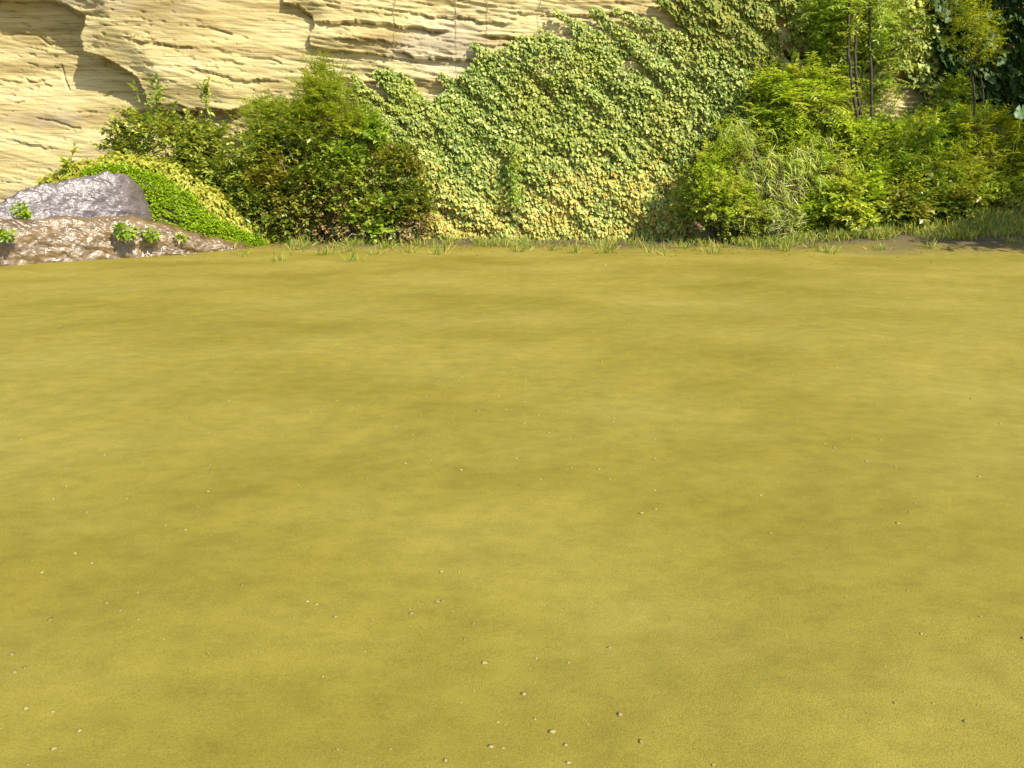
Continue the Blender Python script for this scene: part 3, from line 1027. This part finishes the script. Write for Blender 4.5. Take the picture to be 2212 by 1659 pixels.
# ------------------------------------------------------------------ right-hand thicket
G_R = 'shrubs of the right-hand thicket'
shrub('shrub', 'lime green fine leaved shrub right of the ivy foot, black twigs showing', 'shrub', bxy(1560, 21.9),
      [(1540, 370, 22.3, 66, 56, 0.5, 330), (1590, 440, 21.8, 88, 66, 0.7, 560), (1500, 440, 22.6, 40, 44, 0.3, 130), (1650, 470, 21.5, 40, 40, 0.4, 130)],
      OVAL, 'lime', 0.10, 10, 0.34, group=G_R, seed=81, stem_mat='bark')
shrub('shrub', 'yellow green shrub with long compound leaves high beside the dark hole', 'shrub', bxy(1740, 22.8),
      [(1720, 185, 22.9, 62, 36, 0.5, 130), (1775, 170, 23.0, 48, 28, 0.4, 80), (1700, 235, 22.7, 60, 40, 0.5, 120), (1790, 225, 22.6, 40, 36, 0.4, 80)],
      NARROW, 'lime', 0.19, 14, 0.62, paired=True, group=G_R, seed=82, up=0.1, tip_droop=-0.16)
shrub('shrub', 'mixed green shrub behind the straw coloured bamboo clump', 'shrub', bxy(1680, 22.9),
      [(1620, 300, 22.9, 62, 46, 0.5, 260), (1700, 290, 22.8, 70, 42, 0.5, 280), (1790, 300, 22.6, 60, 48, 0.5, 260)],
      OVAL, 'mid', 0.13, 9, 0.38, group=G_R, seed=83)
shrub('shrub', 'pale sunlit shrub just right of the straw coloured bamboo clump', 'shrub', bxy(1790, 21.6),
      [(1790, 380, 21.9, 50, 52, 0.5, 280), (1780, 445, 21.6, 46, 48, 0.5, 260), (1740, 480, 21.3, 50, 32, 0.4, 150)],
      OVAL, 'lime', 0.115, 9, 0.36, group=G_R, seed=84)
shrub('shrub', 'broad leaved bright shrub in front of the shaded bank', 'shrub', bxy(1850, 21.0),
      [(1850, 425, 21.2, 52, 40, 0.5, 190), (1845, 475, 20.9, 52, 36, 0.5, 200)],
      BROAD, 'lime', 0.18, 8, 0.40, group=G_R, seed=85, tip_droop=-0.12)
shrub('shrub', 'wide leafy shrub at the foot of the dark stemmed tree', 'shrub', bxy(1900, 23.0),
      [(1890, 300, 22.1, 62, 36, 0.35, 260), (1965, 300, 22.9, 74, 48, 0.5, 400), (1890, 360, 21.9, 84, 50, 0.5, 440)],
      OVAL, 'lime', 0.12, 9, 0.38, group=G_R, seed=86)
shrub('shrub', 'dull green shrub in half shade behind the bank, left of the twin stems', 'shrub', bxy(2030, 22.8),
      [(2040, 290, 23.0, 62, 50, 0.5, 330), (2010, 350, 22.5, 70, 44, 0.6, 340), (1960, 410, 21.9, 76, 44, 0.6, 340)],
      OVAL, 'mid', 0.125, 9, 0.38, group=G_R, seed=87)
shrub('shrub', 'yellowish fern like shrub below the large round leaf', 'shrub', bxy(2130, 22.3),
      [(2120, 290, 22.6, 60, 40, 0.5, 210), (2160, 345, 22.2, 62, 44, 0.5, 240), (2080, 370, 22.0, 60, 40, 0.5, 220), (2200, 300, 22.3, 40, 40, 0.4, 120)],
      NARROW, 'gold', 0.13, 14, 0.50, paired=True, group=G_R, seed=88, up=0.2)
shrub('shrub', 'deep green low shrub in shade on the right bank', 'shrub', bxy(1980, 20.9),
      [(1960, 465, 20.9, 66, 36, 0.6, 330), (2040, 440, 21.2, 60, 36, 0.6, 280)],
      BROAD, 'deep', 0.15, 8, 0.36, group=G_R, seed=89)

shrub('shrub', 'sunlit yellow green weeds on the slope at the right picture edge', 'shrub', bxy(2170, 22.0),
      [(2180, 400, 21.9, 56, 34, 0.5, 260), (2110, 415, 21.7, 50, 28, 0.4, 200), (2225, 370, 22.1, 40, 50, 0.4, 160)],
      OVAL, 'lime', 0.10, 9, 0.32, group=G_R, seed=90)
shrub('shrub', 'pale leafy shrub right of the bright rock patch, under the dark ivy', 'shrub', bxy(2060, 23.3),
      [(2050, 215, 23.6, 34, 46, 0.35, 180), (2020, 255, 23.3, 46, 26, 0.35, 150)],
      OVAL, 'mid', 0.12, 9, 0.34, group=G_R, seed=99)

shrub('shrub', 'loose tangle of thin pale weeds filling the thicket between ivy and tree', 'shrub', bxy(1660, 22.4),
      [(1600, 340, 22.4, 70, 60, 0.4, 170), (1680, 250, 23.2, 70, 44, 0.3, 170), (1720, 330, 22.2, 70, 60, 0.4, 170), (1800, 270, 22.8, 60, 50, 0.3, 150), (1650, 200, 23.4, 36, 36, 0.25, 80)],
      NARROW, 'lime', 0.12, 12, 0.50, group=G_R, seed=101, up=0.6, spread=0.4, clumps=30)
shrub('shrub', 'loose tangle of thin green weeds right of the dark stemmed tree', 'shrub', bxy(1990, 22.2),
      [(1920, 400, 21.6, 70, 56, 0.4, 180), (1990, 330, 22.3, 80, 60, 0.4, 190), (2080, 310, 22.6, 70, 60, 0.4, 170), (2060, 410, 21.6, 70, 44, 0.4, 150), (1880, 230, 23.2, 44, 30, 0.25, 90)],
      NARROW, 'mid', 0.12, 12, 0.50, group=G_R, seed=102, up=0.6, spread=0.4, clumps=30)
shrub('shrub', 'loose brownish undergrowth with dry twigs at the foot of the left thicket', 'shrub', bxy(720, 21.5),
      [(700, 450, 21.4, 120, 50, 0.4, 110), (900, 470, 21.6, 60, 40, 0.4, 60)],
      OVAL, 'litter', 0.10, 7, 0.36, group=G_L, seed=103, stem_mat='root', spread=0.4, clumps=30)

# bamboo grass clump
def cane_clump(label, u, v, Y, ru, rv, n, seed, mat='straw', size=0.55, sweep=(0.5, -0.3, -0.5)):
    r = np.random.default_rng(seed)
    c = at(u, v, Y)
    m = Y / F
    bz = float(ground_z(c[0], c[1]))
    root = thing('bamboo', label, 'bamboo', (c[0], c[1], bz), 'low bamboo clumps')
    lines = []
    P_, D_ = [], []
    for k in range(n):
        e = c + np.array([r.normal(0, ru * m * .55), r.normal(0, 0.35), r.normal(0, rv * m * .5)])
        st = np.array([c[0] + r.normal(0, ru * m * .35), c[1] + 0.1 + r.normal(0, 0.15), bz])
        pts = curve_pts(st, e, 6, 0.04, 0.12, r)
        lines.append((pts, np.linspace(0.012, 0.004, 6)))
        kk = r.integers(5, 9)
        P_.append(np.tile(e, (kk, 1)) + r.normal(0, 0.05, (kk, 3)))
        D_.append(np.array(sweep) + r.normal(0, 0.42, (kk, 3)))
    P_ = np.concatenate(P_)
    D_ = np.concatenate(D_)
    nn = np.array([0.1, -0.7, 0.7]) + rand_dirs(len(P_), r) * 0.5
    f = link('foliage', leaves_mesh('foliage', CANE, P_, D_, nn, size * r.uniform(.5, 1.2, len(P_))), M[mat], root)
    f['kind'] = 'stuff'
    s = link('canes', tubes('canes', lines, 4), M['root'], root)
    s['kind'] = 'stuff'


cane_clump('straw coloured arching bamboo in the middle of the right thicket', 1690, 385, 21.9, 95, 62, 190, 91, 'straw', 0.33)
cane_clump('green arching bamboo mixed into the straw coloured clump', 1720, 370, 21.8, 90, 60, 150, 94, 'lime', 0.33)
cane_clump('small green bamboo clump at the edge of the ivy sheet', 1590, 295, 22.5, 36, 26, 70, 92, 'fern', 0.34)
cane_clump('dry reddish bamboo clump at the foot of the lime green shrub', 1690, 475, 21.2, 36, 30, 70, 93, 'straw', 0.30, (0.1, -0.3, 0.2))

# bare dark twigs arching out of the lime shrub
for k, (a, b, lab) in enumerate([((1480, 492), (1690, 490), 'dark bare twig arching low across the lime green shrub'),
                                  ((1460, 435), (1600, 500), 'dark bare twig slanting down from the ivy into the lime green shrub')]):
    p0, p1 = at(*a, 21.3), at(*b, 21.3)
    r = np.random.default_rng(95 + k)
    o = link('twig', tubes('twig', [(curve_pts(p0, p1, 12, 0.012, 0.10 - 0.06 * k, r), np.linspace(0.006, 0.017, 12))], 5), M['bark'])
    tag(o, lab, 'twig', 'bare twigs')
p0, p1 = at(1500, 480, 21.6), at(1520, 496, 21.45)
lg = link('broken_branch', tubes('broken_branch', [(curve_pts(p0, p1, 6, 0.03, 0, np.random.default_rng(97)), np.array([.05, .06, .055, .06, .05, .035]))], 8), M['red_wood'])
tag(lg, 'short broken reddish branch with peeling bark at the ivy foot', 'branch')


# ------------------------------------------------------------------ trees
def trunk_line(pts_uv, Y, r0, r1, seed):
    r = np.random.default_rng(seed)
    u = np.array([p[0] for p in pts_uv], float)
    v = np.array([p[1] for p in pts_uv], float)
    t = np.linspace(0, 1, 16)
    k = np.linspace(0, 1, len(u))
    q = at(np.interp(t, k, u) + r.normal(0, 1.0, 16), np.interp(t, k, v), Y + r.normal(0, 0.01, 16))
    return q, np.linspace(r0, r1, 16)


def crown(root, name, lobes, tpl, mat, size, per, L, paired, seed, clumps=12, tip_droop=-0.05, facing=0.2):
    r = np.random.default_rng(seed)
    A, D, lines = [], [], []
    for (c, rad, n) in lobes:
        c = np.asarray(c, float)
        cc = rand_dirs(clumps, r) * r.random((clumps, 1)) ** 0.4
        q = cc[r.integers(0, clumps, n)] * 0.85 + r.normal(0, 0.26, (n, 3))
        A.append(c + q * rad)
        D.append(q * 0.7 + rand_dirs(n, r) * 0.7 + np.array([0, -facing, 0.1]))
        for k in range(6):
            lines.append((curve_pts(c - np.array([0, 0, rad[2] * .9]), A[-1][r.integers(0, n)], 6, 0.06, 0, r), np.linspace(.02, .005, 6)))
    pos = np.concatenate(A)
    d = np.concatenate(D)
    d /= np.linalg.norm(d, axis=1, keepdims=True)
    n = len(pos)
    side = np.cross(d, np.array([0, 0, 1.0]) + .3 * rand_dirs(n, r))
    side /= np.linalg.norm(side, axis=1, keepdims=True) + 1e-9
    face = np.cross(side, d)
    t = (np.arange(per) + .6) / per
    sg = np.where(np.arange(per) % 2 == 0, 1., -1.)
    p = pos[:, None] + d[:, None] * (L * t[None, :, None]) * r.uniform(.6, 1.3, (n, 1, 1))
    ld = d[:, None] * .5 + side[:, None] * sg[None, :, None] * .8 + r.normal(0, .12 if paired else .4, (n, per, 3))
    ld[..., 2] += tip_droop
    nn = face[:, None] + np.array([.1, -.2, .5]) + r.normal(0, .3, (n, per, 3))
    f = link('crown', leaves_mesh('crown', tpl, p.reshape(-1, 3), ld.reshape(-1, 3), nn.reshape(-1, 3), size * r.uniform(.6, 1.2, n * per)), M[mat], root)
    f['kind'] = 'stuff'
    s = link('branches', tubes('branches', lines, 4), M['bark'], root)
    s['kind'] = 'stuff'


def uvl(u, v, Y, ru, rv, ry, n):
    m = Y / F
    return (at(u, v, Y), np.array([ru * m, ry, rv * m]), n)


t1 = thing('tree', 'slender tree with several dark stems and drooping green crown beside the cliff', 'tree', (*bxy(1850, 22.4), 0.5), 'trees')
for k, (pts, r0, r1) in enumerate([([(1862, 490), (1856, 330), (1852, 250), (1838, 160), (1832, 100), (1836, -60)], .055, .034),
                                    ([(1868, 490), (1862, 330), (1858, 240), (1848, 160), (1846, 110), (1850, 60), (1862, -60)], .05, .034),
                                    ([(1884, 490), (1880, 300), (1882, 220), (1880, 120), (1878, 40), (1884, -60)], .048, .03),
                                    ([(1872, 490), (1872, 330), (1858, 262), (1836, 228), (1820, 218)], .045, .022)]):
    q, rad = trunk_line(pts, 22.35 + 0.1 * k, r0, r1, 200 + k)
    link('trunk', tubes('trunk', [(q, rad)], 8), M['bark'], t1)
crown(t1, 'crown', [uvl(1785, 45, 23.2, 44, 46, .4, 160), uvl(1860, 20, 22.8, 66, 38, .5, 170), uvl(1930, 60, 23.2, 46, 48, .4, 120), uvl(1870, -70, 23.0, 80, 60, .6, 150), uvl(1800, 120, 22.9, 30, 34, .3, 40), uvl(1900, 140, 23.0, 42, 60, .3, 70)],
      NARROW, 'mid', 0.16, 14, 0.6, True, 210, tip_droop=-0.15)

t2 = thing('tree', 'thin twin stemmed young tree with golden feathery crown at right', 'tree', (*bxy(2105, 22.3), 0.8), 'trees')
for k, (pts, r0, r1) in enumerate([([(2108, 440), (2106, 300), (2104, 220), (2098, 120), (2100, 40), (2104, -50)], .035, .018), ([(2124, 440), (2124, 290), (2126, 230), (2122, 180), (2112, 140)], .026, .012)]):
    q, rad = trunk_line(pts, 22.3 + 0.08 * k, r0, r1, 220 + k)
    link('trunk', tubes('trunk', [(q, rad)], 7), M['bark'], t2)
crown(t2, 'crown', [uvl(2110, 40, 22.3, 38, 60, .45, 150), uvl(2118, 100, 22.3, 28, 36, .4, 60), uvl(2100, -60, 22.3, 50, 60, .6, 140)],
      NARROW, 'gold', 0.12, 14, 0.42, True, 230)

# the tall tree that shades the right bank; its lowest twigs reach into the top right corner
t3 = thing('tree', 'dark shading tree whose low branches hang into the top right corner', 'tree', (19.6, 16.4, 0.6), 'trees')
link('trunk', tubes('trunk', [(np.array([[19.6, 16.4, 0.1], [19.5, 16.5, 2.5], [19.7, 16.6, 5.0], [19.3, 16.8, 8.0], [19.4, 16.7, 11.0]]), np.array([.26, .22, .18, .13, .06]))], 10), M['bark'], t3)
link('branch', tubes('branch', [(np.array([[19.6, 16.5, 5.2], [17.4, 17.4, 6.5], [15.2, 18.3, 7.0], [13.3, 18.8, 6.7]]), np.array([.10, .08, .05, .015]))], 7), M['bark'], t3)
link('branch', tubes('branch', [(np.array([[19.4, 16.8, 7.2], [18.6, 18.0, 8.3], [17.6, 19.2, 8.8]]), np.array([.09, .06, .03]))], 7), M['bark'], t3)
crown(t3, 'crown', [((21.4, 15.4, 8.2), np.array([2.4, 2.0, 2.0]), 380), ((17.9, 19.2, 8.9), np.array([1.9, 1.6, 1.9]), 260),
                    ((17.9, 14.9, 6.3), np.array([2.0, 1.5, 1.0]), 300), ((13.9, 18.7, 6.65), np.array([0.8, 0.5, 0.4]), 40)],
      OVAL, 'silhouette', 0.26, 10, 0.6, False, 240, clumps=22)


# ------------------------------------------------------------------ single large leaves
def round_leaf(name, c, rad, nrm, mat, parent, seed):
    r = np.random.default_rng(seed)
    a = np.linspace(0.25, 2 * math.pi - 0.25, 22)
    ring = np.stack([np.sin(a), -np.cos(a)], -1) * (1 + 0.05 * np.sin(a * 7)[:, None] + 0.03 * r.normal(size=(22, 1)))
    mid = ring * 0.55
    v = np.concatenate([[[0, -.05, -.12]], np.concatenate([mid, np.full((22, 1), -.03) + 0.02 * np.sin(a * 7)[:, None]], 1), np.concatenate([ring, 0.05 * np.sin(a * 5)[:, None]], 1)])
    fl, cn = [], []
    for i in range(21):
        fl += [0, 1 + i, 2 + i]
        cn.append(3)
        fl += [1 + i, 23 + i, 24 + i, 2 + i]
        cn.append(4)
    nrm = np.array(nrm, float)[None]
    R = frames(np.array([[0.1, -0.3, -0.6]]), nrm)[0]
    V = v @ R.T * rad + np.asarray(c)
    return link(name, new_mesh(name, V, fl, np.array(cn), True), mat, parent)


pb = at(2204, 246, 21.6)
plant = thing('butterbur', 'large round pale green leaf on a stalk at the right picture edge', 'plant', (pb[0] + .1, 21.7, float(ground_z(pb[0], 21.7))))
round_leaf('leaf', pb, 0.15, (-0.2, -0.8, 0.6), M['big_leaf'], plant, 1)
round_leaf('leaf', pb + np.array([0.14, 0.15, 0.10]), 0.17, (-0.1, -0.6, 0.8), M['big_leaf'], plant, 2)
link('stalk', tubes('stalk', [(curve_pts((pb[0] + .1, 21.7, plant.location.z), pb + np.array([0, .03, -.03]), 7, .03, 0), np.linspace(.014, .008, 7)),
                              (curve_pts((pb[0] + .14, 21.75, plant.location.z), pb + np.array([.18, .18, .11]), 7, .03, 0), np.linspace(.014, .008, 7))], 5), M['mid'], plant)

for (u, v, Y, lab, sd_) in [(2020, 378, 21.4, 'plant with broad golden yellow leaves at the foot of the dull green shrub', 5),
                            (2072, 372, 21.5, 'plant with wilting yellow leaves, right of the golden one on the bank', 6)]:
    r = np.random.default_rng(sd_)
    c = at(u, v, Y)
    bz = float(ground_z(c[0], Y))
    root = thing('yellow_leaved_plant', lab, 'plant', (c[0], Y, bz), 'yellow leaved plants on the bank')
    for k in range(7):
        lm = leaves_mesh('leaf', BROAD, c[None] + r.normal(0, .10, (1, 3)), r.normal(0, .7, (1, 3)) + np.array([[0, -.3, -.2]]), np.array([[0, -.8, .8]]) + r.normal(0, .2, (1, 3)), [0.30])
        link('leaf', lm, M['gold'], root)
    link('stalk', tubes('stalk', [(curve_pts((c[0], Y + .1, bz), c, 5, .03, 0), np.linspace(.015, .008, 5))], 5), M['twig'], root)

# ------------------------------------------------------------------ ground cover along the plants, litter
def grass_strip(label, n, xr, yf, size, mat, seed, dens=None):
    r = np.random.default_rng(seed)
    x = r.uniform(*xr, n * 3)
    y = r.uniform(16.5, 24.0, n * 3)
    edge = yf(x) + 1.2 * fbm(x * 0.5, y * 0.5, seed, 3)
    ok = (y > edge) & (r.random(n * 3) < np.clip(0.3 + 1.6 * (fbm(x * .9, y * .9, seed + 3, 3) + 0.3), 0.05, 1))
    x, y = x[ok][:n], y[ok][:n]
    n = len(x)
    p = np.stack([x, y, ground_z(x, y) - 0.01], -1)
    d = np.array([0, -0.1, 1.0]) + r.normal(0, 0.35, (n, 3))
    o = link('grass', leaves_mesh('grass', BLADE, p, d, rand_dirs(n, r) + np.array([0, -.5, .3]), size * r.uniform(.4, 1.3, n)), M[mat])
    o['kind'] = 'stuff'
    o['label'] = label
    o['category'] = 'grass'


grass_strip('rough green and yellow grass on the right bank', 24000, (6.0, 17), lambda x: 20.3 - 0.10 * (x - 6) + 1.1 * fbm(x * 0.9, x * 0.3, 5, 3), 0.25, 'grass', 301)
grass_strip('short sparse grass along the foot of shrubs and ivy', 1400, (-6.5, 7.5), lambda x: 21.4 + 0 * x, 0.24, 'grass', 302)

r = np.random.default_rng(310)
n = 26000
y = 1.6 + 19.5 * r.random(n) ** 1.2
x = r.uniform(-1, 1, n) * (1.5 + 0.72 * y)
cl = fbm(x * .35, y * .35, 311, 3)
keep = r.random(n) < np.clip(0.25 + 1.3 * cl, 0.08, 1)
x, y = x[keep], y[keep]
n = len(x)
s = 0.0025 + 0.010 * r.random(n) ** 5
base = np.array([[1, 0, 0], [-1, 0, 0], [0, 1, 0], [0, -1, 0], [0, 0, 1], [0, 0, -1], [.62, .62, .3], [-.62, .62, .3], [.62, -.62, .3], [-.62, -.62, .3]], float)
tri = np.array([[4, 0, 6], [4, 6, 2], [4, 2, 7], [4, 7, 1], [4, 1, 9], [4, 9, 3], [4, 3, 8], [4, 8, 0], [5, 6, 0], [5, 2, 6], [5, 7, 2], [5, 1, 7], [5, 9, 1], [5, 3, 9], [5, 8, 3], [5, 0, 8]])
V = base[None] * r.uniform(.7, 1.3, (n, 10, 1)) * s[:, None, None] * np.array([1.2, 1, .55])
an = r.uniform(0, 6.28, n)
ca, sa = np.cos(an)[:, None], np.sin(an)[:, None]
V = np.stack([V[..., 0] * ca - V[..., 1] * sa, V[..., 0] * sa + V[..., 1] * ca, V[..., 2]], -1)
V = V + np.stack([x, y, ground_z(x, y) - s * 0.05], -1)[:, None]
pe = link('pebbles', new_mesh('pebbles', V.reshape(-1, 3), (tri[None] + (np.arange(n) * 10)[:, None, None]).reshape(-1), 3, True), M['pebble'])
pe['kind'] = 'stuff'
pe['label'] = 'small scattered ochre pebbles on the sandy ground'
pe['category'] = 'pebbles'

# dry leaves and weeds that stray from the thicket's foot onto the sand
r = np.random.default_rng(320)
n = 1500
x = r.uniform(-9, 14, n)
y = 21.8 - np.abs(r.normal(0, 1.6, n))
p = np.stack([x, y, ground_z(x, y) + 0.012], -1)
d = rand_dirs(n, r) * np.array([1, 1, 0.25])
li = link('leaf_litter', leaves_mesh('leaf_litter', OVAL, p, d, np.array([0, 0, 1.0]) + 0.35 * rand_dirs(n, r), 0.085 * r.uniform(.5, 1.2, n)), M['litter'])
li['kind'] = 'stuff'
li['label'] = 'dry fallen leaves on the sand along the plants'
li['category'] = 'leaves'
n0 = 130
cx = r.uniform(-7, 14, n0)
cy = 21.7 - np.abs(r.normal(0, 1.7, n0))
k = r.integers(0, n0, 3600)
x = cx[k] + r.normal(0, 0.09, 3600)
y = cy[k] + r.normal(0, 0.09, 3600)
d = np.stack([(x - cx[k]) * 4, (y - cy[k]) * 4, np.ones(3600)], -1) + r.normal(0, 0.2, (3600, 3))
we = link('weeds', leaves_mesh('weeds', BLADE, np.stack([x, y, ground_z(x, y) - 0.01], -1), d, rand_dirs(3600, r) + np.array([0, -.5, .3]), 0.22 * r.uniform(.4, 1.3, 3600)), M['grass'])
we['kind'] = 'stuff'
we['label'] = 'straggling weed tufts at the edge of the sand'
we['category'] = 'weeds'
